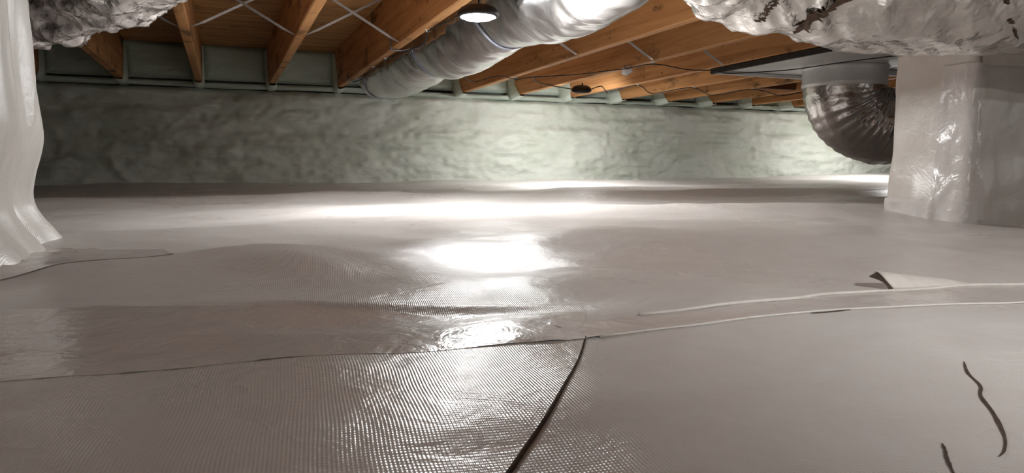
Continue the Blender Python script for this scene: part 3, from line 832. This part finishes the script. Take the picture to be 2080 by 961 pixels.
# small curled flap torn out of the liner, its open end showing the brown underside
def flap_pt(a, b):
    px = 0.606 + 0.105 * b - 0.004 * math.sin(a * 3.0) * (1 - b)
    py = 0.484 + 0.022 * a * (1 - 0.6 * b) - 0.006 * b
    up = 0.0145 * (1 - b) ** 0.9 * math.sin(a * math.pi * 0.62)
    return (px, py, float(H(px, py)) + 0.0012 + up)
nu, nv = 14, 16
fl = obj('torn_flap', [flap_pt(i / (nu - 1), j / (nv - 1)) for i in range(nu) for j in range(nv)], grid_faces(nu, nv)[:, ::-1], M_LIP, floor)
md = fl.modifiers.new('thick', 'SOLIDIFY'); md.thickness = 0.0010
V = []
for i in range(nu):
    a = i / (nu - 1); p = flap_pt(a, 0.0)
    V += [(p[0] - 0.006 + 0.004 * math.sin(a * 6), p[1], float(H(p[0], p[1])) + 0.0006 + 0.75 * max(0, p[2] - float(H(p[0], p[1])) - 0.0012)), (p[0] + 0.0012, p[1] - 0.0004, p[2] - 0.0004)]
obj('flap_underside', V, grid_faces(nu, 2), M_DARK_BROWN, floor)

# ------------------------------------------------------------------ string lamps
def lamp_ring(z, rx, ry, k=36):
    return [(rx * math.cos(a), ry * math.sin(a), z) for a in np.linspace(0, 2 * math.pi, k, endpoint=False)]
def make_lamp(x, y, z, label, pf, tilt):
    e = empty('string_lamp', (x, y, z)); tag(e, label, 'lamp', None)
    e.rotation_euler = (tilt, 0, -0.35)
    prof = [(0.000, 0.050, 0.034), (-0.001, 0.056, 0.039), (0.004, 0.060, 0.042), (0.014, 0.059, 0.041), (0.026, 0.050, 0.034), (0.033, 0.034, 0.024), (0.035, 0.004, 0.004)]
    V = []
    for zz, rx, ry in prof: V += lamp_ring(zz, rx, ry)
    F = [tuple(f) for f in grid_faces(len(prof), 36, True)] + [tuple(range((len(prof) - 1) * 36, len(prof) * 36))]
    obj('housing', V, F, M_BLACK, e)
    V = [(0, 0, -0.007)]
    for zz, s in ((-0.0065, 0.4), (-0.005, 0.75), (0.001, 1.0)): V += lamp_ring(zz, 0.050 * s, 0.034 * s)
    F = [(0, 1 + (i + 1) % 36, 1 + i) for i in range(36)] + [tuple(f) for f in (grid_faces(3, 36, True) + 1)[:, ::-1]]
    obj('lens', V, F, lens_material(LAMP_POWER * pf), e)
    top = max(ZJ - z, 0.036)
    V, F = tube_vf([(0, 0, 0.034), (0.004, 0, 0.036 + (top - 0.036) * 0.5), (0, 0, top)], 0.004, 8, 8)
    obj('hook', V, F, M_BLACK, e)
    return e
for L_ in LAMPS: make_lamp(*L_)

# ------------------------------------------------------------------ cables and clips
def cable(P, label, r=0.0026, n=120, group=None):
    V, F = tube_vf(P, r, n, 8)
    return tag(obj('power_cable', V, F, M_CABLE), label, 'cable', group)
zc = 0.612
cable([(1.10, 3.50, zc), (1.21, 3.61, zc - .004), (1.32, 3.74, zc - .010), (1.38, 3.54, zc), (1.52, 3.63, zc), (1.57, 3.52, zc), (1.74, 3.33, zc), (1.82, 3.15, zc), (1.87, 3.04, zc), (1.91, 2.86, zc), (2.16, 2.93, zc - .004), (2.28, 2.89, zc - .006), (2.33, 2.86, 0.592), (2.42, 2.83, 0.594), (2.62, 2.72, 0.606), (2.66, 2.45, 0.606), (2.73, 2.16, 0.606), (2.8, 1.9, 0.606)],
      'thin black cable drooping across joist undersides and below the sheet metal panel', 0.0026, 200)
cable([(1.56, 3.49, zc), (1.66, 3.65, zc - .006), (1.80, 3.72, zc - .016), (1.928, 3.75, 0.588)], 'short black lead joining the lamp near the foam wall', 0.003, 50)
cable([(2.040, 3.71, 0.588), (2.09, 3.68, 0.604), (2.20, 3.82, 0.598), (2.25, 3.86, 0.594), (2.32, 3.65, 0.617), (2.50, 3.80, 0.598), (2.56, 3.80, 0.594), (2.70, 3.63, 0.617), (2.92, 3.75, 0.596), (2.98, 3.73, 0.594), (3.11, 3.56, 0.617), (3.35, 3.60, 0.596), (3.42, 3.58, 0.596), (3.547, 3.50, 0.617), (4.0, 3.7, 0.60), (4.4, 3.8, 0.605), (4.665, 3.79, 0.590)],
      'black cable looping from clip to clip along the joists by the foam wall', 0.003, 240)
cable([(0.668, 1.975, 0.566), (0.660, 2.03, 0.570), (0.690, 2.15, 0.588), (0.705, 2.32, 0.606), (0.712, 2.53, 0.617), (0.745, 2.70, 0.608), (0.735, 2.95, 0.612), (0.712, 3.24, 0.617), (0.735, 3.40, 0.61), (0.715, 3.53, 0.617), (0.73, 3.9, 0.61), (0.715, 4.15, 0.617)],
      'black cable clipped along one joist beside the long silver duct', 0.0028, 120)
clip_me = None
def clip(x, y, label, group):
    global clip_me
    if clip_me is None:
        V, F = [], []
        n = 9
        for k in range(n):
            a = math.pi * k / (n - 1)
            for yy_, rr in ((-0.004, 0.0075), (0.004, 0.0075), (0.004, 0.0050), (-0.004, 0.0050)):
                V.append((rr * math.cos(a), yy_, -rr * math.sin(a)))
        F = [tuple(f) for f in grid_faces(n, 4, True)]
        b = len(V); bv, bf = box_vf(-0.010, 0.010, -0.004, 0.004, -0.0005, 0.0025)
        V += bv; F += [tuple(i + b for i in f) for f in bf]
        clip_me = mesh_from('cable_clip', V, F, False); clip_me.materials.append(M_CLIP)
    o = bpy.data.objects.new('cable_clip', clip_me); o.location = (x, y, ZJ - 0.0025); link(o)
    tag(o, label, 'clip', group)
for cx_, cy_, w_ in ((0.712, 2.53, 'nearest the lit lamp'), (0.712, 3.24, 'beside a duct hanger strap'), (0.715, 3.53, 'closest to the foam wall')):
    clip(cx_, cy_, 'small white cable clip on the joist by the silver duct, ' + w_, 'clips along the joist by the silver duct')
for cx_, cy_, w_ in ((2.325, 3.65, 'first'), (2.72, 3.63, 'second'), (3.12, 3.56, 'third'), (3.547, 3.50, 'fourth')):
    clip(cx_, cy_, w_ + ' white clip on the looping cable, counted from the foam wall lamp', 'clips along the looping cable')
for cx_, cy_, w_ in ((1.52, 3.63, 'where the lamp lead joins it'), (1.905, 2.86, 'by the spiky white glare star')):
    clip(cx_, cy_, 'white clip on the thin drooping cable ' + w_, 'clips along the thin cable')
# spiky white blob on a joist, its shape imitating a glare star
rs = np.random.RandomState(4)
th = np.linspace(0, 2 * np.pi, 24, endpoint=False); ph = np.linspace(0.05, np.pi - 0.05, 12)
V = []
for p in ph:
    for a in th:
        sp = 0.016 + 0.020 * max(0, float(vnoise(3 * math.cos(a), 3 * math.sin(a), p * 2, 201))) + 0.006 * rs.rand()
        V.append((1.885 + 1.3 * sp * math.sin(p) * math.cos(a), 3.06 + 1.3 * sp * math.sin(p) * math.sin(a), 0.606 + 0.8 * sp * math.cos(p)))
o = obj('glare_star', V, [tuple(f) for f in grid_faces(12, 24, True)], M_CLIP)
tag(o, 'spiky white blob imitating a glare star on a joist above the thin cable', 'glare')


# ------------------------------------------------------------------ tears and marks on the big foil duct
o = rd.ribbon('torn_split', M_LINING, [(1.912, 2.93), (1.920, 2.75), (1.926, 2.576), (1.957, 2.366), (1.990, 2.18), (2.03, 1.95)], 0.013, 0.007, rough=0.7, seed=211)
sub(o, duct_r); o['label'] = 'torn brown lining showing through the split foil'
o = rd.ribbon('torn_split', M_LINING, [(1.835, 2.95), (1.842, 2.80), (1.838, 2.66), (1.850, 2.50)], 0.006, 0.006, rough=0.9, seed=213); sub(o, duct_r)
for pts, w in (([(2.256, 2.15), (2.259, 2.20), (2.262, 2.24)], 0.004), ([(2.280, 2.46), (2.284, 2.50), (2.288, 2.53)], 0.005), ([(2.296, 2.58), (2.304, 2.68), (2.316, 2.78)], 0.0018)):
    o = rd.ribbon('dark_puncture', M_DARK_BROWN, pts, w, 0.003, n=16, rough=0.5, seed=217); sub(o, duct_r)
